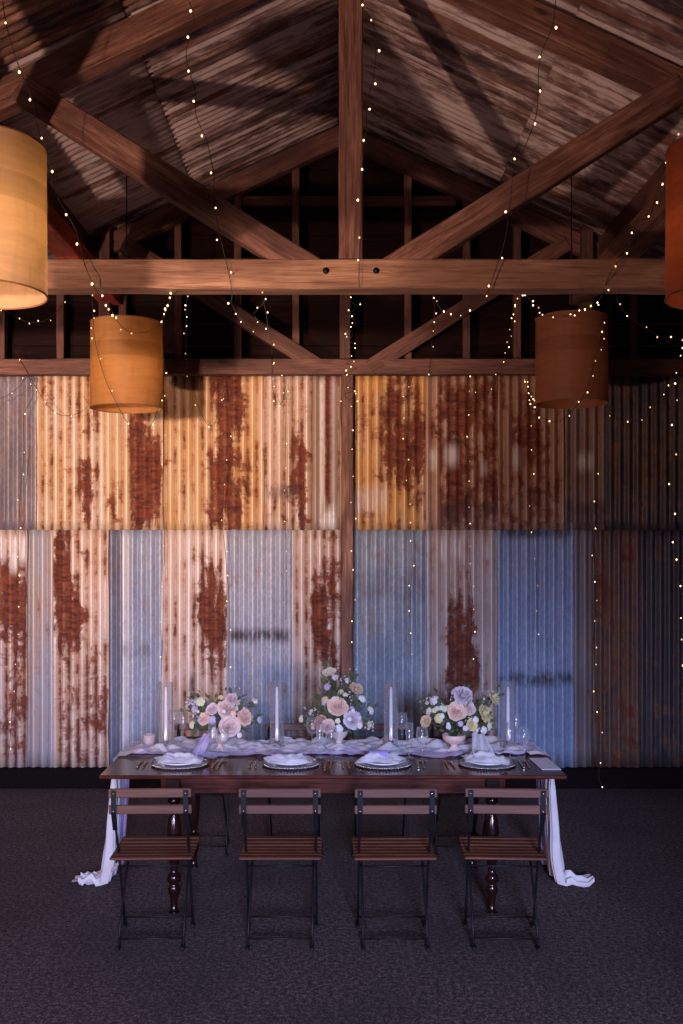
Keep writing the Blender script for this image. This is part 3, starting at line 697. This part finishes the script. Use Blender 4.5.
LEAF=cloth_mat('leaf_green',(.045,.085,.03),(.11,.17,.06),0); LEAF2=cloth_mat('grey_leaf',(.10,.13,.13),(.17,.20,.19),0); LEAF3=cloth_mat('bronze_leaf',(.14,.09,.045),(.12,.15,.05),0)
TWIG=plain('green_stem',(.06,.09,.03),.7)
def vase_urn():
    return MB().lathe([(.001,0),(.038,0),(.040,.010),(.022,.022),(.018,.045),(.028,.062),(.050,.085),(.056,.105),(.062,.112),(.056,.112),(.048,.09),(.001,.07)],n=28)
def vase_bowl():
    return MB().lathe([(.001,0),(.030,0),(.032,.006),(.020,.014),(.022,.026),(.052,.040),(.070,.062),(.074,.088),(.070,.088),(.050,.05),(.001,.036)],n=28)
def vase_goblet():
    return MB().lathe([(.001,0),(.032,0),(.034,.008),(.016,.016),(.014,.032),(.034,.048),(.050,.075),(.052,.098),(.048,.098),(.03,.06),(.001,.045)],n=28)
def arrangement(label,cx,D,base,vm,vmat,fl,leaf_c,rnd):
    z0=TZ+.022; o=empty('flower_arrangement',(cx,D,z0)); tag(o,label,'flower arrangement','flower arrangements')
    vm.build('vase',vmat,o); core=Vector((0,0,.12)); s=F/D
    fl=list(fl)
    for k in range(12):
        a=rnd.choice(fl); b=rnd.choice(fl); t=rnd.random(); fl.append((lerp(a[0],b[0],t)+rnd.uniform(-4,4),min(731,lerp(a[1],b[1],t)+rnd.uniform(-5,3)),rnd.uniform(2.6,4.6),'blossom',rnd.choice((a[4],b[4],a[4],'lilac'))))
    for i,(px,py,r,kind,colr) in enumerate(fl):
        x=(px-333)/s-cx; z=CZ+(548-py)/s-z0; dx=x; dz=z-core.z
        R=r/s*(.84 if kind=='rose' else .94); dep=-(max(0,.13-.55*math.hypot(dx,dz*.8)))+rnd.uniform(-.02,.02)
        p=Vector((x,dep,z)); d=(p-core); d=Vector((d.x*.8,-.10-abs(d.y)*1.0,d.z*.6+.02)); M=frame(d)
        f={'rose':rose_mesh,'ruffle':ruffle_mesh,'blossom':blossom_mesh}[kind](R,i*7+int(px))
        nm={'rose':'rose','ruffle':'carnation','blossom':'blossom_cluster'}[kind]
        fo=f.build(nm,PM[colr],o); fo.matrix_local=Matrix.Translation(p)@M
        fo['label']=colr.replace('lilacw','pale lilac')+' '+nm.replace('_',' ')
        st=MB(); st.tube([p,lerp(p,core,.5)+Vector((0,.01,-.01)),Vector((rnd.uniform(-.015,.015),rnd.uniform(-.015,.015),.07))],.0022,5); st.build('stem',TWIG,o)
        p2=None
    for (mat,nm,n) in ((LEAF,'foliage',leaf_c),(LEAF2,'grey_foliage',leaf_c//2),(LEAF3,'bronze_foliage',leaf_c//3)):
        m=MB()
        for k in range(n):
            f=rnd.choice(fl); x=(f[0]-333)/s-cx; z=CZ+(548-f[1])/s-z0
            t=rnd.uniform(.35,1.12); p=Vector((x*t+rnd.uniform(-.035,.035),rnd.uniform(-.035,.10),core.z+(z-core.z)*t+rnd.uniform(-.035,.03)))
            if p.z<.095: p.z=.095+rnd.random()*.02
            d=(p-core)+Vector((rnd.uniform(-.1,.1),rnd.uniform(-.12,.05),rnd.uniform(-.06,.1)))
            leaf(m,p,d,rnd.uniform(.025,.052),rnd.uniform(.006,.013),rnd)
        mo=m.build(nm,mat,o); mo['kind']='stuff'
    # wispy filler sprigs with tiny blossoms
    m=MB(); tb=MB()
    for k in range(16):
        f=rnd.choice(fl); x=(f[0]-333)/s-cx; z=CZ+(548-f[1])/s-z0
        e=Vector((x*1.12+rnd.uniform(-.03,.03),rnd.uniform(-.12,.06),core.z+(z-core.z)*1.12+rnd.uniform(-.02,.05)))
        mid=lerp(core,e,.55)+Vector((0,0,.01)); m.tube([core,mid,e],.0012,4)
        for j in range(6): q=lerp(mid,e,rnd.uniform(.5,1.05))+Vector((rnd.uniform(-.016,.016),rnd.uniform(-.016,.016),rnd.uniform(-.016,.016))); tb.ball(q,rnd.uniform(.0035,.006),5,4)
    m.build('sprig',TWIG,o); q=tb.build('filler_blossom',PM['lilacw'],o); q['kind']='stuff'
    return o
rn=random.Random(11)
STONE=plain('cream_stoneware',(.66,.56,.50),.7); BLUSH=plain('blush_stoneware',(.74,.52,.46),.5)
DV=6.15
V1=[(203,702,8,'blossom','lime'),(197,709,6.5,'blossom','lilac'),(213,708,6,'rose','pink'),(228,708,10,'ruffle','blush'),(233,698,7,'ruffle','pink'),(245,715.5,9,'ruffle','peach'),(231,724,10,'rose','blush'),(206,717,6,'rose','peach'),(194.5,724,5.5,'blossom','lime'),(215,718,6,'blossom','lilac'),(254,702,5,'blossom','white'),(226,734,6,'blossom','white'),(217,731,5,'blossom','cream'),(258,720,5,'blossom','lilac'),(189,706,4,'blossom','lilac'),(240,733,4,'blossom','white'),(222,697,4,'blossom','apricot')]
V2=[(329.5,672,6.5,'rose','cream'),(335.5,679.5,6,'blossom','lilacw'),(328,688,5.5,'blossom','lilac'),(341,692,4,'blossom','yellow'),(356,688,7,'rose','apricot'),(337.4,705.5,10,'rose','peach'),(361,699.5,6,'blossom','white'),(369,711,6,'blossom','white'),(326,700,6,'blossom','apricot'),(321,721,7,'rose','coral'),(328,723,7,'rose','blush'),(352,718,9.5,'ruffle','lilacw'),(339,724.5,6,'blossom','white'),(303,719,5.5,'blossom','cream'),(358.5,724,5,'blossom','white'),(312,712,4.5,'blossom','blush'),(314,726,4,'blossom','apricot'),(347,681,4,'blossom','lilacw'),(368,724,5,'blossom','lime')]
V3=[(462,695,11,'ruffle','lilacw'),(454.5,709.5,9,'rose','peach'),(466,706.5,8,'rose','blush'),(484,713.5,9.5,'ruffle','yellow'),(493,697.5,8,'ruffle','yellow'),(483,699,2.5,'blossom','lime'),(435,701,7.5,'blossom','white'),(438.7,717,7,'blossom','yellow'),(425.5,720,6,'rose','apricot'),(470,723,6,'rose','yellow'),(473,718,5,'blossom','white'),(458,720.7,4,'blossom','lilac'),(462.5,725,4,'blossom','lilacw'),(481,729,6,'blossom','white'),(487,725,5,'blossom','lime'),(430,711,5.5,'blossom','cream'),(444,708,5,'blossom','lime'),(447,724,4,'blossom','lilacw'),(428,703,4,'blossom','blush')]
arrangement('low pink, lilac and peach flower arrangement, leftmost on the table',(220-333)/F*DV,DV,0,vase_goblet(),BLUSH,V1,260,rn)
arrangement('tallest flower arrangement with peach roses in a footed cream urn at the table middle',(339-333)/F*DV,DV,0,vase_urn(),STONE,V2,300,rn)
arrangement('yellow, peach and lilac flower arrangement in a blush bowl, rightmost on the table',(454-333)/F*DV,DV,0,vase_bowl(),BLUSH,V3,260,rn)
# gauze falls beside vases
def fall(px0,px1,pxb0,pxb1,y0,y1,mat,label,sd,D=6.02):
    a=at(px0,y0,D); b=at(px1,y0,D); c=at(pxb0,y1,D-.06); d=at(pxb1,y1,D-.06)
    c.z=d.z=TZ+.03; org=(a+b+c+d)/4
    def fn(u,v):
        p=lerp(lerp(a,b,u),lerp(c,d,u),v); q=.012*math.sin(u*22+sd+v*2)
        return p+Vector((.008*math.sin(u*15+sd),q-.05*v*v,.006*math.sin(u*9+v*7)))-org
    o=MB().grid(fn,40,12).build('gauze_ribbon',mat); o.location=org; tag(o,label,'ribbon')
fall(203,211,190,206,734,757,CL_L,'lilac gauze ribbon trailing from the left arrangement onto the table',1)
fall(473,484,472,494,733,757,CL_G,'pale blue grey gauze ribbon trailing from the right arrangement',4)

# ------------------------------------------------------------------ string lights
FB=NT('fairy_bulb_glow'); FB.set((1,.8,.5),.4); FB.b.inputs['Emission Color'].default_value=(1,.66,.30,1); FB.b.inputs['Emission Strength'].default_value=5; FB.m.cycles.emission_sampling='NONE'
FB2=NT('fairy_bulb_dim_glow'); FB2.set((1,.8,.5),.4); FB2.b.inputs['Emission Color'].default_value=(1,.52,.25,1); FB2.b.inputs['Emission Strength'].default_value=1.6; FB2.m.cycles.emission_sampling='NONE'
WIRE=plain('dark_wire',(.03,.018,.012),.6)
BM={}
def bulb_mesh(r,dim):
    k=(round(r,4),dim)
    if k not in BM: BM[k]=MB().ball((0,0,0),r,8,6,1.25).mesh('bulb',FB2.m if dim else FB.m)
    return BM[k]
def string(label,pts,D,step,r=.008,jit=.02,dim=.25,wr=.0022,dense=None,rnd=random.Random(3)):
    P=[]
    for p in pts:
        d=p[2] if len(p)>2 else D; P.append(at(p[0],p[1],d))
    # smooth with Catmull-Rom
    S=[]
    for i in range(len(P)-1):
        p0=P[max(0,i-1)];p1=P[i];p2=P[i+1];p3=P[min(len(P)-1,i+2)]
        n=max(2,int((p2-p1).length/.04))
        for k in range(n):
            t=k/n; S.append(.5*((2*p1)+(p2-p0)*t+(2*p0-5*p1+4*p2-p3)*t*t+(3*p1-p0-3*p2+p3)*t**3))
    S.append(P[-1]); org=S[0].copy(); step*=1.25; r*=.62
    e=empty('string_lights',org); tag(e,label,'string lights')
    MB().tube([q-org for q in S],wr,5).build('cable',WIRE,e)
    acc=step*.5; cnt=0
    for i in range(len(S)-1):
        L=(S[i+1]-S[i]).length; acc+=L
        if acc>=step and cnt<98:
            acc=rnd.uniform(-.25,.25)*step; cnt+=1
            off=Vector((rnd.uniform(-1,1),rnd.uniform(-1,.2),rnd.uniform(-1,.6)))*jit
            o=bpy.data.objects.new('bulb',bulb_mesh(r*rnd.choice((.8,1,1,1.15)),rnd.random()<dim)); COL.objects.link(o); o.parent=e; o.location=S[i+1]+off-org
    return e
N_=5.45
string('string of bulbs from the top left corner past the amber lamp to the orange lamp',[(2,-10,4.6),(6,24,4.7),(20,70,4.9),(29,91,5),(40,135,5.2),(52,180,5.3),(58,198,5.4),(76,231,5.5),(84,262,5.5),(96,290,5.52),(110,308,6.0),(118,322,6.5),(128,331,6.75),(142,333,6.8),(155,328,6.8),(163,318,6.75),(170,300,5.9),(177,291,5.52)],5.4,.15,.0085)
string('dark wired string looping down in front of the orange lamp',[(84,262,5.52),(92,300,5.9),(95,340,6.8),(105,378,6.8),(119,408,6.8),(130,426,6.9),(141,435,6.9),(152,424,6.9),(160,402,6.9),(164,380,6.9),(163,345,6.9)],6.8,.16,.006,dim=.5)
string('swag of small bulbs at the far left below the chord',[(-5,308),(8,312),(22,320),(35,323),(50,318),(60,308),(70,296)],7.6,.07,.006,dim=.5)
string('swag of bulbs between the left wall edge and the orange lamp, touching the cream sheet',[(-8,402),(8,395),(20,386),(28,376),(36,388),(48,406),(60,415),(74,415),(86,408),(95,396)],8.2,.075,.0065,dim=.5)
string('strand hanging down the dark grey sheet to the floor at the far left',[(12,345),(20,360),(28,374),(33,395),(24,415),(24,450),(20,500),(18,560),(19,620),(14,680),(11,730),(8,760)],8.3,.17,.006,dim=.4)
string('strand hanging down the cream sheet seam below the orange lamp, left of the blue sheets',[(163,378),(164,420),(163,480),(162,540),(163,600),(162,660)],8.33,.22,.0045,dim=.6)
string('short loop of bulbs on the ochre sheet left of its rust stain',[(187,293,6),(186,330,7.5),(187,370,8.2),(193,388,8.3),(199,408,8.35),(207,424,8.35),(214,425,8.35),(220,405,8.35),(225,385,8.35)],8.3,.22,.006,dim=.4)
string('strand hanging over the rust stain of the ochre sheet',[(222,378),(225,398),(229,430),(226,461),(224,485),(222,520),(225,550),(229,600),(229,640),(229,668)],8.33,.19,.006,dim=.5)
string('string of bulbs from the roof down across the left brace to the chord',[(186,-6,4.6),(194,20,4.7),(186,55,4.9),(195,91,5.1),(196,116,5.2),(206,138,5.3),(211,160,5.35),(214,174,5.4),(214,190,5.4),(216,215,5.42),(222,245,5.5),(228,270,5.52),(232,292,5.52),(231,303,5.53)],5.3,.115,.008,dim=.2)
string('tangle of bulbs under the chord, left of the king post',[(231,303),(236,312),(242,320),(246,326),(253,329),(258,322),(254,314),(262,305),(266,298),(261,292),(266,312),(268,328),(272,345),(272,360)],5.6,.045,.0055,.02,.3)
string('narrow loop of bulbs hanging from the back beam over the cream sheet',[(272,360),(272,378),(273,392),(278,405),(283,400),(285,386),(284,374)],8.28,.06,.006,dim=.5)
string('strand hanging down the cream upper sheet and on over the pale blue sheet',[(286,376),(286,420),(285,480),(286,560),(286,620)],8.34,.16,.0045,dim=.6)
string('string of bulbs running down the right side of the king post',[(361,-6,5.45),(361,3,5.45),(375,32,5.3),(374,75,5.35),(367,102,5.45),(366,133,5.5),(363,160,5.5),(361,181,5.5),(361,202,5.5),(361,222,5.5),(360,245,5.5),(359,268,5.52),(359,287,5.52)],5.45,.12,.008,dim=.15)
string('dense cluster of bulbs hanging under the middle of the chord',[(359,292),(348,297),(353,303),(358,309),(346,314),(351,318),(356,322),(347,329),(354,333),(349,340),(355,345),(347,351),(353,357),(346,363),(357,368),(344,374),(352,378),(346,386),(357,390),(344,394),(350,400),(355,396)],6.6,.034,.0055,.035,.25)
string('strand hanging down beside the reddish middle wall post',[(352,396),(353,430),(351,470),(354,520),(353,560),(354,600),(352,640),(354,672)],8.25,.15,.006,dim=.4)
string('string of bulbs from the roof down across the right brace to the chord',[(556,-8,4.6),(553,24,4.7),(540,58,4.9),(538,90,5.05),(536,116,5.15),(525,147,5.3),(514,170,5.4),(510,205,5.42),(505,240,5.45),(497,265,5.5),(488,292,5.52)],5.3,.15,.008,dim=.1)
string('loop of bulbs drooping under the chord between king post and right brace',[(488,292),(478,304),(466,314),(458,317),(449,316),(441,310),(435,300),(433,293)],5.62,.05,.0065,dim=.3)
string('drop strand hanging below the loop to the back beam',[(434,296,6.2),(434,320,7.2),(431,350,8.1),(429,374,8.28)],7.5,.3,.006)
string('strand hanging down the orange sheet right of the middle post',[(412,378),(408,392),(404,388),(406,412),(404,434),(408,458),(405,480),(409,505),(412,560),(410,610),(411,660)],8.3,.13,.006,dim=.35)
string('curved strand from the chord down to the back beam left of the brown red lamp',[(515,296,6.4),(512,320,7.2),(508,345,7.8),(504,360,8.1),(498,370,8.25),(492,384,8.3),(486,392,8.3),(478,394,8.3),(472,386,8.3),(469,377,8.3)],8.2,.10,.006,dim=.4)
string('strand hanging down the middle of the brown sheets to the table',[(468,377),(469,420),(469,470),(470,520),(470,570),(474,620),(472,665)],8.32,.13,.0055,dim=.5)
string('swag of bulbs under and across the front of the brown red lamp',[(525,378,7.9),(529,392,7.4),(533,405,7),(540,416,6.85),(550,421,6.8),(560,421,6.8),(569,414,6.8),(580,402,6.8),(586,390,6.8),(591,375,6.8),(596,355,6.8),(600,343,6.8),(604,322,6.5)],6.8,.07,.0065,dim=.3)
string('string of bulbs climbing from the chord past the brown red lamp to the red lamp',[(524,292,5.9),(530,300,6.2),(540,312,6.6),(556,317,6.8),(568,316,6.8),(577,312,6.6),(590,308,6.2),(601,297,5.7),(609,276,5.5),(618,262,5.5),(627,254,5.5),(633,230,5.45),(641,220,5.4),(650,217,5.3),(656,195,5.2),(661,187,5.1),(664,165,5.0),(670,148,4.9),(676,136,4.8)],5.5,.085,.007,dim=.15)
string('swag of small bulbs right of the brown red lamp under the chord',[(616,293),(618,303),(625,312),(634,320),(645,328),(655,334),(668,338),(688,340)],6.0,.07,.0065,dim=.4)
string('swag of bulbs on the dark wall below, right of the brown red lamp',[(606,404),(616,418),(628,421),(641,420),(648,412),(655,404),(662,396),(668,384),(674,372),(681,352),(690,340)],8.0,.08,.007,dim=.2)
string('strand of bulbs hanging straight down the right edge of the wall',[(668,372),(676,390),(675,408),(672,432),(676,450),(670,468),(672,490),(676,514),(674,540),(677,560),(679,585),(680,610),(679,640),(680,655),(683,690)],7.9,.145,.0085,dim=.35)
string('strand of bulbs hanging down to the floor right of the table',[(529,382),(528,400),(530,430),(532,470),(531,510),(534,545),(536,570),(537,600),(537,632)],8.3,.16,.006,dim=.4)
string('long strand of bulbs over the dark brown sheets, reaching the floor right of the table',[(597,460),(595,490),(593,520),(594,560),(596,590),(594,625),(594,660),(596,690),(599,720),(600,750),(599,778),(603,789)],8.2,.145,.007,dim=.3)

# ------------------------------------------------------------------ light
def area(name,loc,target,sx,sy,e,col,spread=180):
    L=bpy.data.lights.new(name,'AREA'); L.shape='RECTANGLE'; L.size=sx; L.size_y=sy; L.energy=e; L.color=col; L.spread=math.radians(spread)
    o=bpy.data.objects.new(name,L); COL.objects.link(o); o.location=loc; o.rotation_euler=(Vector(target)-Vector(loc)).to_track_quat('-Z','Y').to_euler(); return o
def spot(name,loc,target,e,col,ang,blend,r):
    L=bpy.data.lights.new(name,'SPOT'); L.energy=e; L.color=col; L.spot_size=math.radians(ang); L.spot_blend=blend; L.shadow_soft_size=r
    o=bpy.data.objects.new(name,L); COL.objects.link(o); o.location=loc; o.rotation_euler=(Vector(target)-Vector(loc)).to_track_quat('-Z','Y').to_euler(); return o
area('doorway_sky_light',(1.0,-7.5,3.3),(.6,6.5,.6),1.8,1.5,1850,(.50,.58,1.0),150)
spot('doorway_warm_light',(-2.6,-7.5,1.75),(-2.3,8.5,3.7),12800,(1,.68,.52),28.5,1.0,.35)
spot('low_warm_light',(-3.74,-.47,.6),(-1.0,7.0,5.0),1500,(1,.64,.52),56,.9,.09)
area('added_floor_fill',(-3.9,-2.6,1.9),(-2.2,3.2,0),.8,1.2,70,(1,.62,.50),120)  # added fill that warms the left floor, no such source known
w=bpy.data.worlds.new('World'); sc.world=w; w.use_nodes=True; w.node_tree.nodes['Background'].inputs[0].default_value=(.30,.20,.30,1); w.node_tree.nodes['Background'].inputs[1].default_value=.035

cam=bpy.data.cameras.new('Camera'); co=bpy.data.objects.new('Camera',cam); COL.objects.link(co); sc.camera=co
co.location=(0,0,CZ); co.rotation_euler=(PI/2,0,0); cam.sensor_fit='HORIZONTAL'; cam.sensor_width=24; cam.lens=35; cam.shift_x=(341.5-333)/683; cam.shift_y=(548-512)/683; cam.clip_end=60
vs=sc.view_settings; vs.view_transform='Standard'; vs.look='None'; vs.exposure=-.14; vs.gamma=1; vs.use_curve_mapping=False
sc.cycles.use_denoising=True
sc.cycles.max_bounces=8; sc.cycles.transparent_max_bounces=24; sc.cycles.sample_clamp_indirect=4
